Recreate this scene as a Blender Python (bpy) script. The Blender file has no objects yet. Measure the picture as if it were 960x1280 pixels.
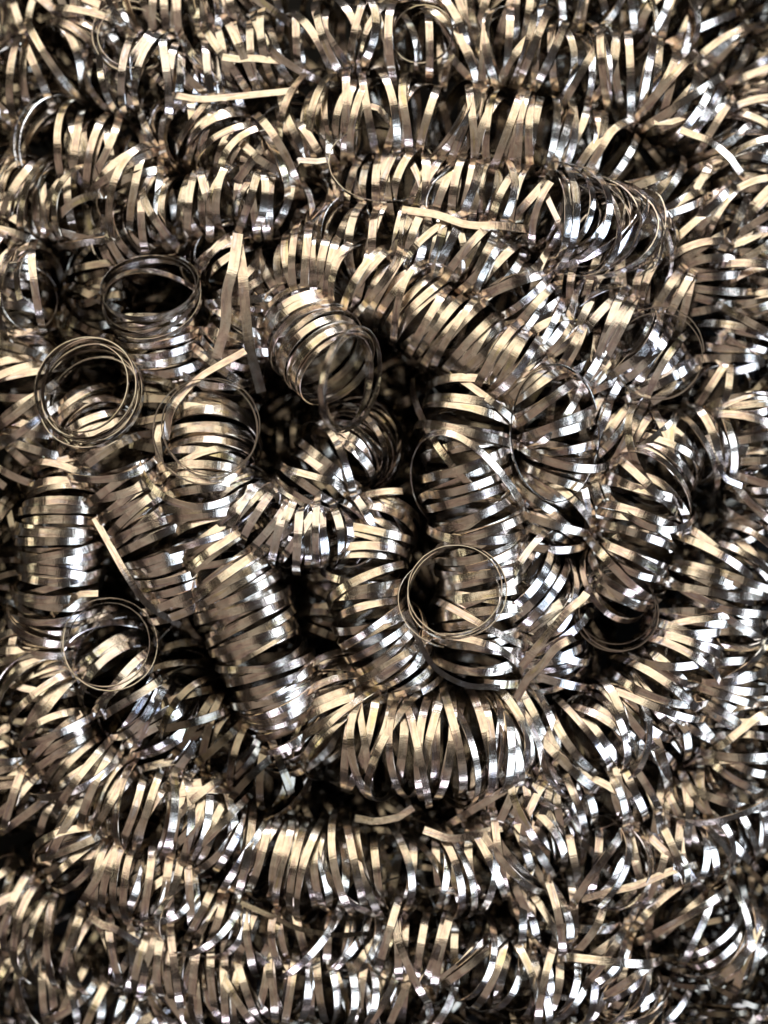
import bpy, math, random
import numpy as np
from mathutils import Vector

# ------------------------------------------------------------------ camera, world, lamps, exposure
S = 5.75e-5                      # one unit of the layout sheet in metres (the frame is about 55 mm wide)
H = 2000.0                       # camera height in layout units
sc = bpy.context.scene
C = sc.collection

cam_d = bpy.data.cameras.new('camera'); cam = bpy.data.objects.new('camera', cam_d); C.objects.link(cam)
cam.location = (0, 0, H * S)
cam.rotation_euler = (0, 0, 0)
cam_d.sensor_fit = 'VERTICAL'; cam_d.sensor_height = 24.0
cam_d.lens = 24.0 * H / 1280.0
cam_d.clip_start = 0.005; cam_d.clip_end = 10.0
cam_d.dof.use_dof = True
cam_d.dof.focus_distance = (H - 50) * S
cam_d.dof.aperture_fstop = 9.5
sc.camera = cam

w = bpy.data.worlds.new('World'); sc.world = w; w.use_nodes = True
bg = w.node_tree.nodes['Background']
bg.inputs['Color'].default_value = (1.0, 0.78, 0.62, 1)
bg.inputs['Strength'].default_value = 0.03

def area(name, loc, target, sx, sy, radiance, col):
    d = bpy.data.lights.new(name, 'AREA'); d.shape = 'RECTANGLE'; d.size = sx; d.size_y = sy
    d.energy = radiance * math.pi * sx * sy
    d.color = col
    o = bpy.data.objects.new(name, d); C.objects.link(o)
    o.location = loc
    o.rotation_euler = (Vector(target) - Vector(loc)).to_track_quat('-Z', 'Y').to_euler()
    return o
area('ceiling_lamp', (-0.10, 0.56, 0.50), (0, 0, 0), 1.15, 0.84, 1.75, (1.0, 0.86, 0.64))
area('overhead_fill', (-0.08, 0.03, 0.56), (0, 0, 0), 0.50, 0.26, 0.36, (1.0, 0.84, 0.66))  # added dim overhead panel, grades the ceiling light toward the middle
area('brown_fill', (-0.25, -0.40, 0.50), (0, 0, 0), 0.80, 0.50, 0.26, (1.0, 0.78, 0.62))  # added broad panel, fills the unlit bands with dim brown
area('window_lamp', (0.36, -0.24, 0.28), (0, 0, 0), 0.32, 0.34, 4.8, (0.70, 0.83, 1.0))
area('side_lamp', (0.46, 0.14, 0.26), (0, 0, 0), 0.20, 0.22, 6.5, (0.78, 0.88, 1.0))
area('glint_lamp', (-0.44, 0.02, 0.20), (0, 0, 0), 0.09, 0.12, 3.0, (1.0, 0.90, 0.62))  # small lamp added only for glints, no known source
area('back_lamp', (0.05, 0.66, 0.16), (0, 0, 0), 0.30, 0.10, 7.0, (0.95, 0.95, 1.0))
area('front_lamp', (0.02, -0.55, 0.20), (0, 0, 0), 0.18, 0.12, 7.0, (0.84, 0.84, 1.0))

sc.view_settings.view_transform = 'Standard'; sc.view_settings.look = 'None'
sc.view_settings.exposure = 0.0; sc.view_settings.gamma = 1.0
cy = sc.cycles
cy.max_bounces = 5; cy.glossy_bounces = 3; cy.diffuse_bounces = 1; cy.transmission_bounces = 0
cy.use_denoising = True
cy.sample_clamp_indirect = 6.0
cy.caustics_reflective = True

# ------------------------------------------------------------------ materials
def steel(name, base, rough, tints=True, rough_var=0.12):
    m = bpy.data.materials.new(name); m.use_nodes = True
    nt = m.node_tree; N = nt.nodes; L = nt.links
    b = N['Principled BSDF']
    b.inputs['Metallic'].default_value = 1.0
    uv = N.new('ShaderNodeUVMap'); uv.uv_map = 'ribbon'
    mp = N.new('ShaderNodeMapping'); mp.inputs['Scale'].default_value = (1.0, 0.02, 1)
    L.new(uv.outputs['UV'], mp.inputs['Vector'])
    # slow drift of tint along the strip: straw, rosy, bluish tempering
    n1 = N.new('ShaderNodeTexNoise'); n1.inputs['Scale'].default_value = 0.9; n1.inputs['Detail'].default_value = 2
    L.new(mp.outputs['Vector'], n1.inputs['Vector'])
    cr = N.new('ShaderNodeValToRGB')
    e = cr.color_ramp.elements
    e[0].position = 0.28; e[0].color = (base[0]*0.86, base[1]*0.90, base[2]*1.08, 1)      # bluish
    e[1].position = 0.74; e[1].color = (base[0]*0.95, base[1]*0.93, base[2]*0.70, 1)      # straw
    for ps, c_ in ((0.38, (0.80, 0.70, 0.72)), (0.46, (1.0, 0.92, 0.90)), (0.56, (1.0, 1.0, 1.0)), (0.66, (0.9, 0.84, 0.78))):
        k = e.new(ps); k.color = (base[0]*c_[0], base[1]*c_[1], base[2]*c_[2], 1)
    L.new(n1.outputs['Fac'], cr.inputs['Fac'])
    # small dark scuffs
    n3 = N.new('ShaderNodeTexNoise'); n3.inputs['Scale'].default_value = 1400; n3.inputs['Detail'].default_value = 3
    tc = N.new('ShaderNodeTexCoord'); L.new(tc.outputs['Object'], n3.inputs['Vector'])
    r3 = N.new('ShaderNodeMapRange'); r3.inputs['From Min'].default_value = 0.35; r3.inputs['From Max'].default_value = 0.62
    r3.inputs['To Min'].default_value = 0.80; r3.inputs['To Max'].default_value = 1.0
    L.new(n3.outputs['Fac'], r3.inputs['Value'])
    mx = N.new('ShaderNodeMixRGB'); mx.blend_type = 'MULTIPLY'; mx.inputs['Fac'].default_value = 1.0
    L.new(cr.outputs['Color'], mx.inputs['Color1']); L.new(r3.outputs['Result'], mx.inputs['Color2'])
    L.new(mx.outputs['Color'], b.inputs['Base Color'])
    # roughness variation
    r4 = N.new('ShaderNodeMapRange'); r4.inputs['To Min'].default_value = rough; r4.inputs['To Max'].default_value = rough + rough_var
    L.new(n3.outputs['Fac'], r4.inputs['Value']); L.new(r4.outputs['Result'], b.inputs['Roughness'])
    # rolling lines run along the strip, faint chatter across it
    mp2 = N.new('ShaderNodeMapping'); mp2.inputs['Scale'].default_value = (16.0, 0.10, 1)
    L.new(uv.outputs['UV'], mp2.inputs['Vector'])
    n2 = N.new('ShaderNodeTexNoise'); n2.inputs['Scale'].default_value = 1.0; n2.inputs['Detail'].default_value = 3
    L.new(mp2.outputs['Vector'], n2.inputs['Vector'])
    mp3 = N.new('ShaderNodeMapping'); mp3.inputs['Scale'].default_value = (0.6, 0.22, 1)
    L.new(uv.outputs['UV'], mp3.inputs['Vector'])
    n5 = N.new('ShaderNodeTexNoise'); n5.inputs['Scale'].default_value = 1.0; n5.inputs['Detail'].default_value = 2
    L.new(mp3.outputs['Vector'], n5.inputs['Vector'])
    ad = N.new('ShaderNodeMath'); ad.operation = 'MULTIPLY_ADD'; ad.inputs[1].default_value = 3.0
    L.new(n5.outputs['Fac'], ad.inputs[0]); L.new(n2.outputs['Fac'], ad.inputs[2])
    bp = N.new('ShaderNodeBump'); bp.inputs['Strength'].default_value = 0.35; bp.inputs['Distance'].default_value = 1.2e-5
    L.new(ad.outputs['Value'], bp.inputs['Height']); L.new(bp.outputs['Normal'], b.inputs['Normal'])
    return m
M_STEEL = steel('bright_steel', (0.80, 0.76, 0.70), 0.10)
M_WARM = steel('straw_steel', (0.78, 0.73, 0.65), 0.13)
M_PALE = steel('pale_steel', (0.82, 0.82, 0.82), 0.08)
M_INNER = steel('shaded_inner_face', (0.34, 0.315, 0.265), 0.14)  # darker copy of the steel, shade inside the coils put into colour
M_RING = steel('grey_steel', (0.50, 0.48, 0.44), 0.12)
M_DARK = steel('dark_shade_steel', (0.26, 0.24, 0.20), 0.10)  # base darkened so the tangle carries the shade of the deep gaps

def plain(name, col, rough):
    m = bpy.data.materials.new(name); m.use_nodes = True
    b = m.node_tree.nodes['Principled BSDF']
    nz = m.node_tree.nodes.new('ShaderNodeTexNoise'); nz.inputs['Scale'].default_value = 300
    cr = m.node_tree.nodes.new('ShaderNodeValToRGB')
    cr.color_ramp.elements[0].color = (col[0]*.6, col[1]*.6, col[2]*.6, 1); cr.color_ramp.elements[1].color = (*col, 1)
    m.node_tree.links.new(nz.outputs['Fac'], cr.inputs['Fac']); m.node_tree.links.new(cr.outputs['Color'], b.inputs['Base Color'])
    b.inputs['Roughness'].default_value = rough
    return m

# ------------------------------------------------------------------ geometry helpers
def P(u, v, z=0.0):
    """layout sheet (right, down, up) -> metres"""
    return np.array([(u - 480.0), (640.0 - v), z])

def catmull(pts, n=24):
    pts = [np.array(p, float) for p in pts]
    if len(pts) == 2:
        pts = [pts[0], (pts[0] + pts[1]) / 2, pts[1]]
    p = [2*pts[0] - pts[1]] + pts + [2*pts[-1] - pts[-2]]
    out = []
    for i in range(1, len(p) - 2):
        for k in range(n):
            t = k / n
            out.append(0.5 * ((2*p[i]) + (-p[i-1] + p[i+1]) * t + (2*p[i-1] - 5*p[i] + 4*p[i+1] - p[i+2]) * t*t
                              + (-p[i-1] + 3*p[i] - 3*p[i+1] + p[i+2]) * t**3))
    out.append(p[-2])
    return np.array(out)

def smooth_noise(rng, x, n):
    """smooth random curve, one knot per unit of x, values about -1..1"""
    k = rng.uniform(-1, 1, n + 4)
    i = np.clip(np.floor(x).astype(int), 0, n); f = x - i; f = f*f*(3 - 2*f)
    return k[i] * (1 - f) + k[i+1] * f

def norm(a):
    return a / np.maximum(np.linalg.norm(a, axis=-1, keepdims=True), 1e-9)

def strip_arrays(p, wdir, W, th, rng, chatter=0.10, roll=0.012):
    """a flat metal strip of rectangular section swept along p; wdir = across the strip"""
    d = norm(np.gradient(p, axis=0))
    w_ = norm(wdir - (wdir * d).sum(1, keepdims=True) * d)
    n = np.cross(d, w_)
    m = len(p)
    ro = rng.normal(0, roll, m)[:, None]
    w_ = norm(w_ + n * ro); n = np.cross(d, w_)
    p = p + n * rng.normal(0, chatter, m)[:, None]
    Wv = (W * (1 + 0.05 * smooth_noise(rng, np.arange(m) / 9.0, m // 9 + 2)))[:, None] / 2
    taper = np.ones(m); 
    Wv = Wv * taper[:, None]
    h = th / 2
    a = p - w_*Wv - n*h; b = p + w_*Wv - n*h; c = p + w_*Wv + n*h; e = p - w_*Wv + n*h
    V = np.stack([a, b, b, c, c, e, e, a], 1).reshape(-1, 3)
    i = np.arange(m - 1) * 8
    F = []
    for q, r in ((0, 1), (2, 3), (4, 5), (6, 7)):
        F.append(np.stack([i + q, i + r, i + r + 8, i + q + 8], 1)[:, ::-1])
    F = np.concatenate(F)
    s = np.concatenate([[0], np.cumsum(np.linalg.norm(np.diff(p, axis=0), axis=1))]) + rng.uniform(0, 9e3)
    U = np.zeros((m, 8, 2)); U[:, :, 1] = s[:, None]; U[:, 1:5, 0] = 1.0
    return V, F, U.reshape(-1, 2)

def helix_arrays(pts, r, pitch, rng, W=12.0, th=1.5, jt=0.1, jr=0.05, jp=0.42, jo=0.08, lean=(0, 0), nseg=38, hand=1,
                 r_end=None, squash=1.0, phase=None, roll=0.012):
    c = catmull(pts)
    L = np.concatenate([[0], np.cumsum(np.linalg.norm(np.diff(c, axis=0), axis=1))])
    T = norm(np.gradient(c, axis=0))
    # parallel transported frame
    up = np.array([0, 0, 1.0]) if abs(T[0][2]) < 0.8 else np.array([0, 1.0, 0])
    N = [norm(np.cross(T[0], up))]
    for i in range(1, len(T)):
        v = N[-1] - T[i] * N[-1].dot(T[i]); N.append(v / np.linalg.norm(v))
    N = np.array(N); B = np.cross(T, N)
    steps = []
    tot = 0
    while tot < L[-1]:
        q = pitch * math.exp(rng.normal(0, jp)); steps.append(q); tot += q
    sk = np.concatenate([[0], np.cumsum(steps)]); sk = sk * L[-1] / sk[-1]
    turns = len(steps)
    m = turns * nseg + 1
    t = np.linspace(0, turns, m)
    s = np.interp(t, np.arange(turns + 1), sk)
    ip = lambda A: np.stack([np.interp(s, L, A[:, k]) for k in range(3)], 1)
    c_, T_, N_, B_ = ip(c), norm(ip(T)), norm(ip(N)), norm(ip(B))
    ph = 2 * math.pi * t * hand + (rng.uniform(0, 6.28) if phase is None else phase)
    rr = r * (1 + jr * smooth_noise(rng, t * 1.3, int(turns * 1.3) + 2))
    if r_end: rr = rr * np.interp(t, [0, turns], r_end)
    stray = 1 + 1.6 * np.abs(smooth_noise(rng, t * 0.7, turns + 2)) ** 5
    tx = lean[0] + jt * stray * smooth_noise(rng, t * 0.9, turns + 2)
    ty = lean[1] + jt * stray * smooth_noise(rng, t * 0.9 + .5, turns + 3)
    rr = rr * (1 + 0.10 * (stray - 1))
    ox = jo * r * smooth_noise(rng, t * 0.8, turns + 2); oy = jo * r * smooth_noise(rng, t * 0.8, turns + 2)
    co, si = np.cos(ph), np.sin(ph)
    p = c_ + N_ * (rr * co + ox)[:, None] + B_ * (rr * si * squash + oy)[:, None] + T_ * (rr * (tx * co + ty * si))[:, None]
    wd = T_ - N_ * tx[:, None] - B_ * ty[:, None]
    tilt = 0.22 * smooth_noise(rng, t * 1.1, int(turns * 1.1) + 2)
    rad = N_ * co[:, None] + B_ * si[:, None]
    wd = wd + rad * tilt[:, None]
    return strip_arrays(p, wd, W, th, rng, roll=roll), turns, nseg

def link_mesh(name, parts, mat, parent=None, origin=None, inner=None):
    """parts: list of (V, F, UV) in layout units; one mesh object, origin at its base"""
    off = 0; Vs, Fs, Us = [], [], []
    for V, F, U in parts:
        Vs.append(V); Fs.append(F + off); Us.append(U); off += len(V)
    V = np.concatenate(Vs); F = np.concatenate(Fs); U = np.concatenate(Us)
    if origin is None:
        origin = np.array([V[:, 0].mean(), V[:, 1].mean(), V[:, 2].min()])
    V = (V - origin) * S
    me = bpy.data.meshes.new(name)
    me.vertices.add(len(V)); me.vertices.foreach_set('co', V.astype(np.float32).ravel())
    me.loops.add(len(F) * 4); me.loops.foreach_set('vertex_index', F.astype(np.int32).ravel())
    me.polygons.add(len(F)); me.polygons.foreach_set('loop_start', (np.arange(len(F)) * 4).astype(np.int32))
    me.update(calc_edges=True)
    uvl = me.uv_layers.new(name='ribbon'); uvl.data.foreach_set('uv', U[F.ravel()].astype(np.float32).ravel())
    me.materials.append(mat)
    if inner is not None:           # inside faces take a darker steel: interior shade put into the colour
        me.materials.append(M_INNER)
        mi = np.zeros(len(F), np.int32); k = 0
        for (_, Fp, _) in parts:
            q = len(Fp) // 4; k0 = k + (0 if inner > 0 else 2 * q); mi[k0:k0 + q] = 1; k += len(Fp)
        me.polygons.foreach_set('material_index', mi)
    me.shade_smooth()
    o = bpy.data.objects.new(name, me); C.objects.link(o)
    if parent is None:
        o.location = origin * S
    else:
        o.parent = parent
    return o, origin

def dome(u, v):
    return -80.0 * (((u - 480) / 480) ** 2 * 0.5 + ((v - 640) / 640) ** 2 * 0.6)

def to3(pts):
    return [P(q[0], q[1], (q[2] if len(q) > 2 else 0) + dome(q[0], q[1])) for q in pts]

def tag(o, label, cat, group=None):
    o['label'] = label; o['category'] = cat
    if group: o['group'] = group

# ------------------------------------------------------------------ the setting: what the heap lies on
import bmesh
bm = bmesh.new()
bmesh.ops.create_grid(bm, x_segments=40, y_segments=40, size=0.30)
rr_ = random.Random(3)
for v in bm.verts: v.co.z += rr_.uniform(-1, 1) * 0.0003
me = bpy.data.meshes.new('ground'); bm.to_mesh(me); bm.free()
me.materials.append(plain('gap_black', (0.004, 0.004, 0.004), 0.95))  # near-black base sheet, darkness of the gaps put into its colour
g = bpy.data.objects.new('ground', me); C.objects.link(g); g.location = (0, 0, -260 * S); g['kind'] = 'structure'

# ------------------------------------------------------------------ the deep tangle under the coils
rng = np.random.default_rng(11)
parts = []
for i in range(340):
    u, v = rng.uniform(-160, 1120), rng.uniform(-160, 1440)
    a = rng.uniform(0, 6.28); l = rng.uniform(70, 190); bend = rng.uniform(-60, 60)
    outer = min(1.0, max(abs(u - 480) / 480, abs(v - 640) / 640))
    z = rng.uniform(-200, -120) + 45 * outer ** 4
    dx, dy = math.cos(a) * l / 2, math.sin(a) * l / 2
    pts = [P(u - dx, v - dy, z), P(u - dy * bend / l, v + dx * bend / l, z + rng.uniform(-20, 20)), P(u + dx, v + dy, z)]
    arr, _, _ = helix_arrays(pts, rng.uniform(36, 52), rng.uniform(12, 19), rng, W=7, jt=0.5, jo=0.25, jr=0.12, nseg=22,
                             hand=rng.choice([-1, 1]))
    parts.append(arr)
o, _ = link_mesh('steel_tangle', parts, M_DARK)
tag(o, 'dark tangle of flat steel ribbon showing deep in the gaps between coils', 'ribbon tangle')
o['kind'] = 'stuff'

# ------------------------------------------------------------------ the coils
GROUP = 'coils of flat steel ribbon heaped together'
COILS = [
 # label, points (right, down, up), options
 ('coil with narrow oval open end just left of the black central gap',
  [(364,374,-30),(376,396,0),(396,430,24),(424,464,48)], dict(r=56, pitch=14, jt=.06, jp=.15, jr=.03, mat='w', mouth=(445,482,84,61,.80,.12,.52,2.2,6))),
 ('short slanting coil directly beneath the oval open end beside the central gap',
  [(456,548,-50),(432,566,-14),(404,590,-6),(374,622,-12),(350,652,-35)], dict(r=50, pitch=13, jt=.12, mat='s')),
 ('coil of closely fanned upright strips below the round open end and left of the gap',
  [(272,596,-20),(310,640,5),(360,664,10),(415,668,5),(460,650,-25)], dict(r=46, pitch=15, jt=.22, mat='p')),
 ('long dense coil dropping from a round open end down to the lower centre',
  [(262,520,-34),(256,570,-8),(252,612,4),(258,655,0),(286,715,6),(312,775,8),(334,835,6),(352,890,-10),(380,940,-35)], dict(r=57, pitch=13.5, jt=.12, jp=.2, mat='w', mouth=(270,540,84,58,.05,.05,1,2.6,8))),
 ('coil with wide round open end at far left, trailing long slanting strips below',
  [(100,520,-30),(132,568,0),(165,625,0),(205,690,-5),(235,755,-15)], dict(r=56, pitch=15, jt=.16, mat='s', mouth=(108,487,62,60,-.28,-.38,1,5,9))),
 ('upright coil of level golden strips at the left edge, left of the long slanting strips',
  [(92,585,-25),(80,630,4),(72,690,10),(62,750,4),(48,805,-20)], dict(r=54, pitch=14.5, jt=.12, mat='w')),
 ('short drum of coiled ribbon with open oval top, left of two long straight strips',
  [(200,440,-30),(196,410,-10),(195,395,-6)], dict(r=57, pitch=9, jt=.10, mat='s', mouth=(189,360,62,58,-.12,-.62,.78,4.5,9), lean=(0,.0))),
 ('coil with single thin round loop at its open end in the lower left',
  [(112,790,-40),(150,850,-6),(196,905,-12),(240,950,-35)], dict(r=54, pitch=19, jt=.2, mat='p', mouth=(145,800,72,52,.1,-.1,1,1.5,8))),
 ('bright fan shaped coil sweeping from above the oval open end toward the right of centre',
  [(318,410,-55),(335,368,-18),(372,340,2),(425,338,8),(485,362,8),(545,405,12),(605,440,14),(655,478,14),(694,528,8),(700,585,-12),(665,630,-40)], dict(r=52, pitch=15, jt=.13, mat='w')),
 ('thick coil of level strips along the right side of the black central gap',
  [(600,470,-14),(584,530,2),(584,600,6),(596,655,2),(606,715,-6),(606,780,-4),(600,845,-16)], dict(r=58, pitch=16.5, jt=.16, mat='w')),
 ('thin nearly circular double loop standing over level strips right of the lower centre',
  [(566,742,48),(562,728,74)], dict(r=60, pitch=12, jt=.22, jo=.14, mat='r', W=8, th=.9, squash=1.0)),
 ('short coil of stacked strips between the long dense coil and the circular double loop',
  [(478,640,-30),(458,690,-2),(458,745,8),(476,800,8),(505,850,-12)], dict(r=50, pitch=17, jt=.2, mat='w')),
 ('large coil of tall upright strips with blue white lower ends at the bottom centre',
  [(398,872,-40),(432,915,0),(490,928,14),(555,926,14),(620,925,4),(665,905,-20)], dict(r=66, pitch=17, jt=.2, mat='w')),
 ('coil of slanting glossy strips running up from the bottom centre toward the right edge',
  [(668,960,-25),(722,930,0),(785,890,4),(838,838,4),(872,772,0),(888,705,-12)], dict(r=56, pitch=18, jt=.28, mat='s')),
 ('coil ending in dark open loops at right, below the big brown curved strips',
  [(842,560,-20),(812,600,6),(800,650,8),(790,706,6),(772,745,-10)], dict(r=54, pitch=19, jt=.2, mat='s', mouth=(762,762,46,50,-.25,.2,1,3,9))),
 ('short coil with crossing bright strips just left of the dark open loops',
  [(640,700,-10),(675,745,0),(690,800,-4),(690,850,-20)], dict(r=50, pitch=22, jt=.35, mat='p')),
 ('silvery coil flattening into overlapping oval loops in the upper right',
  [(438,238,-25),(500,232,0),(565,240,4),(625,246,8),(680,262,16)], dict(r=50, pitch=18, jt=.2, mat='s')),
 ('glossy pile of overlapping oval loops in the upper right, dark inside',
  [(668,262,10),(705,272,30),(745,288,36),(790,300,20)], dict(r=56, pitch=13, jt=.3, lean=(0,-.8), mat='p', W=10, squash=.8)),
 ('coil with flattened strips along its crest above the bright fan shaped coil',
  [(385,292,-40),(440,296,-6),(505,302,4),(570,312,6),(625,345,4),(668,395,-2),(712,440,-8),(765,470,-20)], dict(r=50, pitch=16, jt=.22, mat='s')),
 ('loose open coil with one wide thin ring at right of centre, upper half',
  [(840,480,-20),(800,440,-6),(772,416,0),(735,390,-20)], dict(r=58, pitch=22, jt=.3, mat='p', mouth=(816,446,50,56,-.2,.0,1,1.4,9))),
 ('long ridge of upright tan strips crossing the upper right below the top coils',
  [(330,176,-30),(400,152,-6),(520,146,2),(590,150,4),(655,160,6),(722,176,6),(786,206,4),(840,252,0),(876,316,-6),(892,380,-18)], dict(r=52, pitch=17, jt=.24, mat='w')),
 ('coil of steep strips along the top edge, left half',
  [(200,100,-40),(262,70,-10),(350,54,0),(440,48,2),(510,44,-8),(570,20,-30)], dict(r=50, pitch=18, jt=.3, mat='s')),
 ('blurred coil of steep strips along the top edge, right half',
  [(560,70,-30),(630,64,-4),(700,62,0),(770,72,0),(838,96,0),(900,138,-6),(955,190,-16)], dict(r=52, pitch=19, jt=.34, mat='w')),
 ('coil with thin round loop near the top left corner',
  [(120,60,-24),(168,68,-6),(200,84,0),(236,96,-14),(290,90,-34)], dict(r=50, pitch=17, jt=.3, mat='p', mouth=(162,40,44,46,.2,-.2,1,2,8))),
 ('blurred coil of leaning strips in the top left corner',
  [(-40,110,-20),(10,90,0),(60,74,2),(100,40,-6),(110,-20,-20)], dict(r=54, pitch=20, jt=.35, mat='w')),
 ('coil of broad tan strips beneath the top left loop',
  [(20,150,-20),(80,170,0),(130,200,4),(170,238,0),(215,262,-25)], dict(r=50, pitch=19, jt=.35, mat='w')),
 ('coil of pale leaning strips at the left edge in the upper quarter',
  [(-30,220,-12),(30,236,2),(80,262,2),(120,300,-16)], dict(r=50, pitch=18, jt=.35, mat='w')),
 ('coil half hidden at the left edge with dark hollow below it',
  [(-20,330,0),(16,352,10),(46,366,24)], dict(r=58, pitch=19, jt=.3, mat='s')),
 ('coil of slanting strips down the left edge beside the wide round open end',
  [(10,420,-20),(22,480,-8),(30,540,-8),(18,600,-20)], dict(r=52, pitch=19, jt=.25, mat='w')),
 ('loose coil of crossing tan strips between the top left strips and the drum',
  [(196,150,-30),(250,168,-4),(300,196,0),(350,186,0),(400,196,-20)], dict(r=46, pitch=17, jt=.4, mat='w')),
 ('coil of short leaning strips above the open drum in the upper left',
  [(140,300,-30),(180,284,-8),(232,262,0),(290,246,2),(345,250,-4),(392,262,-28)], dict(r=44, pitch=16, jt=.3, mat='s')),
 ('small coil between the drum and the bright fan, crossed by two long strips',
  [(262,300,-24),(300,330,-6),(300,380,-4),(282,430,-8),(250,470,-28)], dict(r=46, pitch=17, jt=.28, mat='s')),
 ('coil of fine strips between the two round open ends at left',
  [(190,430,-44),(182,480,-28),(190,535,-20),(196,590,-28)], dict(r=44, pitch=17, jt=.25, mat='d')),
 ('coil of leaning strips right of the glossy oval loops, by the upper right edge',
  [(860,230,-25),(905,262,-6),(935,320,-2),(944,390,-8),(930,450,-24)], dict(r=52, pitch=19, jt=.34, mat='s')),
 ('coil of slanting strips below the glossy oval loops',
  [(652,330,-30),(710,340,-8),(770,352,0),(832,360,0),(886,372,-20)], dict(r=46, pitch=18, jt=.32, mat='s', lean=(0,.4))),
 ('flat spread coil of criss crossing pale strips at the right, under the wide thin ring',
  [(720,500,-44),(775,540,-10),(836,560,-4),(900,560,-4),(960,580,-12)], dict(r=50, pitch=20, jt=.5, mat='w')),
 ('coil of crossing strips at the right edge beside the criss crossing pale strips',
  [(900,470,-20),(935,510,-4),(950,580,-6),(940,650,-12)], dict(r=48, pitch=21, jt=.45, mat='w')),
 ('coil of curved brown strips at right, inside the bend of the lower right ridge',
  [(740,610,-34),(700,640,-20),(672,676,-20)], dict(r=48, pitch=17, jt=.3, mat='w')),
 ('golden brown coil at the right edge, lower half, beside dark hollow',
  [(960,690,-16),(915,740,2),(905,800,2),(900,860,0),(880,910,-16)], dict(r=52, pitch=17, jt=.25, mat='w')),
 ('coil of olive strips down the right edge toward the bottom right corner',
  [(965,830,-20),(950,900,-4),(925,960,-2),(880,1010,-6),(820,1050,-20)], dict(r=52, pitch=19, jt=.34, mat='w')),
 ('coil of long sweeping strips along the lower right, below the glossy slanting strips',
  [(590,1000,-40),(650,1010,-10),(715,1000,0),(775,972,0),(832,936,-8),(880,900,-28)], dict(r=48, pitch=20, jt=.45, mat='s')),
 ('ridge of upright brown strips across the lower middle, below the large coil',
  [(205,985,-30),(262,1032,-6),(335,1070,0),(420,1094,2),(512,1098,2),(590,1082,0),(655,1052,-8),(710,1030,-30)], dict(r=54, pitch=17, jt=.26, mat='w')),
 ('glossy coil of steep strips at the lower right with white lower ends',
  [(668,1100,-26),(730,1090,-4),(795,1085,0),(860,1075,-2),(930,1050,-14),(980,1030,-20)], dict(r=52, pitch=21, jt=.45, mat='s')),
 ('dull brown coil of sweeping strips in the lower left',
  [(30,830,-25),(50,890,-4),(92,950,2),(150,1000,4),(215,1030,0),(275,1030,-20)], dict(r=54, pitch=17, jt=.3, mat='w')),
 ('coil of level overlapping strips at the left edge, lower third',
  [(-30,930,-16),(10,990,-4),(60,1040,0),(120,1078,2),(190,1100,0),(260,1120,-14)], dict(r=52, pitch=17, jt=.28, mat='w')),
 ('coil of short mixed strips between the lower left loop and the long dense coil',
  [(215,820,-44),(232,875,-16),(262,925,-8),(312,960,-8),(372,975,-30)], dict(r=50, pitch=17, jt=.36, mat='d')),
 ('small coil at the left edge just below the upright golden coil',
  [(0,800,-24),(40,835,-8),(70,880,-10)], dict(r=44, pitch=19, jt=.35, mat='w')),
 ('blurred coil of upright strips in the bottom left corner',
  [(-40,1130,-14),(20,1170,0),(85,1196,2),(150,1204,0),(220,1210,-6),(280,1225,-20)], dict(r=54, pitch=18, jt=.3, mat='s')),
 ('coil of short upright strips left of the thin hanging loop near the bottom',
  [(130,1080,-20),(200,1125,-4),(280,1160,-2),(370,1180,-8),(460,1195,-26)], dict(r=46, pitch=20, jt=.35, mat='w')),
 ('coil of stubby golden strips along the bottom edge, left of centre',
  [(200,1262,-10),(270,1252,0),(345,1250,2),(420,1254,2),(500,1256,-4),(560,1262,-20)], dict(r=50, pitch=18, jt=.34, mat='w')),
 ('coil of steep strips with white ends along the bottom edge, right of centre',
  [(500,1190,-24),(560,1200,-2),(620,1222,2),(690,1240,0),(760,1250,-6),(820,1270,-20)], dict(r=54, pitch=20, jt=.4, mat='s')),
 ('bright white ended coil bunched near the bottom, right of centre',
  [(640,1140,-20),(700,1156,0),(750,1190,6),(790,1240,0),(800,1300,-10)], dict(r=48, pitch=19, jt=.4, mat='s')),
 ('blurred coil of broad strips in the bottom right corner',
  [(820,1130,-20),(870,1160,0),(920,1200,0),(960,1260,-4),(980,1320,-10)], dict(r=54, pitch=19, jt=.4, mat='w')),
 ('dark coil in the hollow between the open drum and the left edge',
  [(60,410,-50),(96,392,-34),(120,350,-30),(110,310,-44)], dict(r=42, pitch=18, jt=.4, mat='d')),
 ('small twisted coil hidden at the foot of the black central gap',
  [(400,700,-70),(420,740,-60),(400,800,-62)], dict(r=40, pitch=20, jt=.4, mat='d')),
 ('coil of steep strips cut off by the top edge above the top left loop',
  [(-30,20,-30),(30,-4,-10),(100,-16,-6),(180,-10,-8),(260,-14,-12),(340,-6,-20)], dict(r=50, pitch=18, jt=.35, mat='s')),
 ('coil of dim strips cut off by the top edge at its right end',
  [(600,-10,-24),(680,-8,-10),(760,-4,-8),(840,10,-10),(910,40,-12),(980,90,-20)], dict(r=52, pitch=18, jt=.35, mat='w')),
 ('coil cut off by the right edge, level with the glossy oval loops',
  [(985,110,-24),(962,180,-14),(968,260,-10),(978,340,-12),(972,430,-20)], dict(r=52, pitch=18, jt=.35, mat='s')),
 ('coil cut off by the left edge between pale leaning strips and half hidden coil',
  [(-10,250,-30),(0,300,-26),(-8,380,-24),(-6,470,-30)], dict(r=50, pitch=18, jt=.35, mat='w')),
 ('dim coil cut off by the bottom edge at far left',
  [(-30,1220,-20),(20,1262,-10),(90,1280,-8),(170,1290,-14)], dict(r=52, pitch=18, jt=.35, mat='w')),
]
MATS = {'w': M_WARM, 's': M_STEEL, 'p': M_PALE, 'd': M_DARK, 'r': M_RING}
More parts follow.
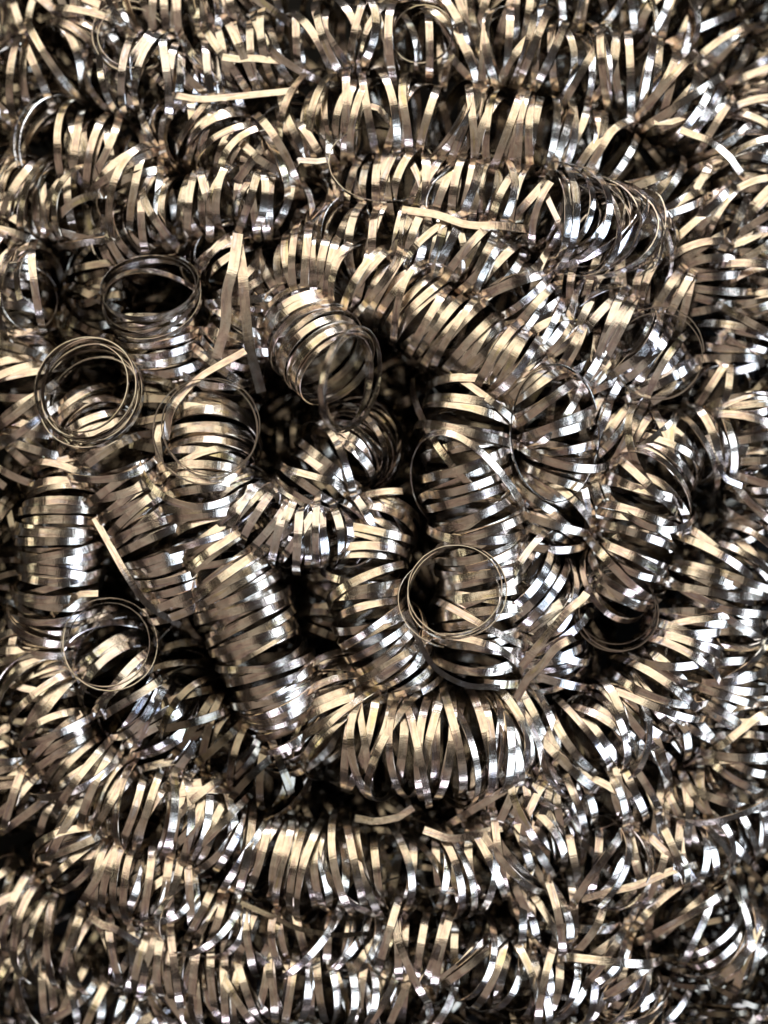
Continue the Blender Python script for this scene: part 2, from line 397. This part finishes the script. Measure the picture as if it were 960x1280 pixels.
for i, (label, pts, op) in enumerate(COILS):
    op = dict(op); mat = MATS[op.pop('mat')]; mouth = op.pop('mouth', 0)
    rng = np.random.default_rng(100 + i)
    r = op.pop('r'); pitch = op.pop('pitch')
    hand = 1 if i % 2 else -1
    op['W'] = op.get('W', 12.0) * (0.80 if i >= 20 else 0.84)
    q = to3(pts)
    if i >= 20 or i in (13, 15, 17):       # the outer coils are the looser, messier ones: two strips wound together
        q = [a + rng.uniform(-1, 1, 3) * (12, 12, 9) for a in q]
        op['jt'] = min(.52, op['jt'] * 1.35); op['jr'] = .13; op['jo'] = .16; op['jp'] = .5
        strands = [(r * 1.10, pitch * 1.3), (r * 1.0, pitch * 1.35), (r * .88, pitch * 1.6)]
    else:
        strands = [(r, pitch * .66)] if i in (0, 6, 10) else [(r, pitch * 1.1), (r * .97, pitch * 1.35), (r * .9, pitch * 2.1)]
        op['jp'] = max(op.get('jp', .5), .5) if i else .15
        if i: op['jt'] *= 1.35; op['jr'] = .08; op['jo'] = .12
    op.setdefault('squash', rng.uniform(.84, .98))
    pr = [helix_arrays(q, a, b, rng, hand=hand, **op)[0] for a, b in strands]
    if i < 20 and i not in (0, 10):          # one stray strand runs loosely through each tidy coil
        op2 = dict(op); op2['jt'] = .5; op2['jo'] = .2; op2['W'] = op['W'] * .85
        pr.append(helix_arrays(q, r * 1.03, pitch * 2.6, rng, hand=hand, **op2)[0])
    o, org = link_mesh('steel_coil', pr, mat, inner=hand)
    tag(o, label, 'coil', GROUP)
    if mouth:
        mu, mv, mz, mr, ax, av, az, tn, mp_ = mouth
        top = P(mu, mv, mz + dome(mu, mv)); axis = norm(np.array([ax, -av, az]))
        arr, _, _ = helix_arrays([top - axis * mp_ * tn, top - axis * mp_ * tn * .5, top], mr, mp_, rng, W=5.8, th=1.1, jt=.12, jp=.3, jo=.10, jr=.10, nseg=48)
        link_mesh('end_loop', [arr], M_RING, parent=o, origin=org)

# ------------------------------------------------------------------ loose strips lying over the coils
def strip(pts, W=12.0, th=1.5, rng=None, twist=0.18, name='steel_strip', mat=None, edge=False):
    c = catmull(to3(pts), 10)
    L = np.concatenate([[0], np.cumsum(np.linalg.norm(np.diff(c, axis=0), axis=1))])
    m = max(6, int(L[-1] / 9))
    s = np.linspace(0, L[-1], m)
    p = np.stack([np.interp(s, L, c[:, k]) for k in range(3)], 1)
    d = norm(np.gradient(p, axis=0))
    side = norm(np.cross(d, np.array([0, 0, 1.0])))
    p = p + side * (3.5 * smooth_noise(rng, np.linspace(0, 4, m), 6))[:, None]
    side = side - np.array([0, 0, 1.0]) * (side[:, 1] * 0.25)[:, None]
    if edge: side = np.tile(np.array([0, 0, 1.0]), (m, 1))
    else: side = side + np.array([0, 0, 1.0]) * (twist * smooth_noise(rng, np.linspace(0, 2, m), 4))[:, None]
    return strip_arrays(p, side, W, th, rng, chatter=.15)
STRIPS = [
 ('long straight strip hanging down toward the round open end, left one of the pair', [(300,300,66),(295,350,76),(288,405,66),(278,452,54)], 16, 's'),
 ('long straight strip hanging beside its twin, ending at the dark gap', [(304,312,56),(311,350,66),(316,420,60),(332,492,40)], 15, 'w'),
 ('curved strip lying across the round open end just left of the centre', [(310,442,66),(262,474,82),(228,515,86),(216,552,76)], 12, 'w'),
 ('level strip lying across the upper left above the tan ridge', [(212,118,40),(262,124,46),(330,120,44),(372,112,34)], 12, 's'),
 ('flat grey strip lying just under the top coils', [(278,72,44),(318,73,48),(356,76,40)], 13, 'w'),
 ('broad strip running along the crest above the bright fan', [(502,268,46),(550,280,56),(600,290,56),(660,290,44)], 15, 'w'),
 ('tan strip running down to the right edge beneath the top right coil', [(850,165,48),(890,178,52),(932,210,40)], 14, 'w'),
 ('wide curved brown strip at right, the outer of two', [(790,590,30),(826,606,42),(850,640,40),(858,680,24)], 14, 'w'),
 ('narrow curved brown strip at right, the inner of two', [(790,636,30),(820,654,38),(838,690,26)], 11, 'w'),
 ('bright strip crossing diagonally left of the dark open loops at right', [(648,830,40),(680,790,52),(716,752,58),(726,738,52)], 15, 's'),
 ('bright strip with white upper end below the diagonal one', [(645,872,34),(668,832,46),(700,800,50),(712,792,44)], 14, 's'),
 ('strip curving out of the circular double loop toward the right', [(506,760,66),(530,812,60),(570,845,56),(622,858,46)], 10, 'p'),
 ('long strip arching over the lower left slope above the slanting bands', [(120,648,36),(150,700,48),(186,750,46),(228,780,30)], 12, 's'),
 ('strip arching over the top of the lower left loop', [(60,776,36),(90,750,52),(128,740,52)], 12, 'w'),
 ('dark edged level strip at the left edge below the golden coil', [(0,856,28),(34,864,36),(72,862,32)], 13, 's'),
 ('pale curved strip resting at lower left beneath the loop', [(26,904,30),(62,918,40),(104,894,32)], 12, 's'),
 ('strip lying level under the large bottom centre coil, its right end white', [(530,1032,34),(572,1042,42),(626,1030,34)], 14, 's'),
 ('curved strip lying below the large coil at its left', [(444,1020,28),(480,1024,36),(516,1006,32)], 13, 'w'),
 ('short strip with a glaring white tip over the lower ridge', [(536,1112,38),(560,1108,46),(584,1108,40)], 13, 'p'),
 ('long pale strip lying flat over the lower right coils', [(726,1122,40),(780,1108,50),(836,1090,48),(872,1080,40)], 13, 'w'),
 ('strip slanting across the lower right between two coils', [(720,1050,28),(762,1088,34),(800,1110,24)], 12, 's'),
 ('thin dark strip draped level across the bottom left ridge', [(300,1130,30),(350,1150,38),(410,1164,36),(462,1166,28)], 9, 'd'),
 ('golden strip slanting in the lower left below the sweeping coil', [(108,1150,34),(140,1164,40),(172,1184,32)], 13, 'w'),
 ('pair forming strip of the crossing twigs of metal at the right edge', [(880,545,36),(898,590,44),(926,608,38)], 11, 'p'),
 ('strip standing almost upright below the two straight hanging strips', [(200,530,26),(202,560,34),(203,600,24)], 12, 'w'),
 ('pale strip curving under the crest in the upper middle', [(350,222,32),(378,206,44),(408,204,40)], 11, 'p'),
 ('strip crossing the upper ridge near its left end', [(444,130,34),(470,140,42),(498,160,34)], 12, 'w'),
 ('grey strip at the top right corner crossing steep strips', [(820,150,34),(858,144,40),(900,128,30)], 11, 'w'),
]
for i, (label, pts, W, mk) in enumerate(STRIPS):
    rng = np.random.default_rng(700 + i)
    o, _ = link_mesh('steel_strip', [strip(pts, W * (.8 if i < 2 else .68), rng=rng)], MATS[mk])
    tag(o, label, 'strip', 'loose strips lying over the coils')

# thin hair-like rings seen edge on
RINGS = [
 ('thin bright ring arching over silvery strips in the upper middle', (478,210), 66, 50, 34),
 ('thin dark ring beneath the top edge right of the middle', (528,42), 38, 34, 30),
 ('thin dark ring hanging low at the left edge under the half hidden coil', (22,372), 46, 44, 30),
 ('large thin ring around the end of the bright fan coil', (688,545), 56, 82, 52),
 ('hair thin loop hanging under the lower ridge', (500,1165), 48, 68, 20),
]
for i, (label, (u, v), a, b, z) in enumerate(RINGS):
    rng = np.random.default_rng(900 + i)
    t = np.linspace(0.4, 0.4 + 2*math.pi * 0.97, 46)
    c = P(u, v, z + dome(u, v))
    tilt = rng.uniform(-.35, .35, 2)
    p = c + np.stack([a*np.cos(t), b*np.sin(t), 0*t], 1) * (1 + .03*smooth_noise(rng, t, 8))[:, None]
    p[:, 2] += a*tilt[0]*np.cos(t) + b*tilt[1]*np.sin(t) + t*1.5
    wd = np.tile(np.array([0.15, 0.1, 1.0]), (len(t), 1))
    o, _ = link_mesh('steel_ring', [strip_arrays(p, wd, 7.0, 1.2, rng, chatter=.2)], M_RING)
    tag(o, label, 'ring', 'thin rings of ribbon seen edge on')
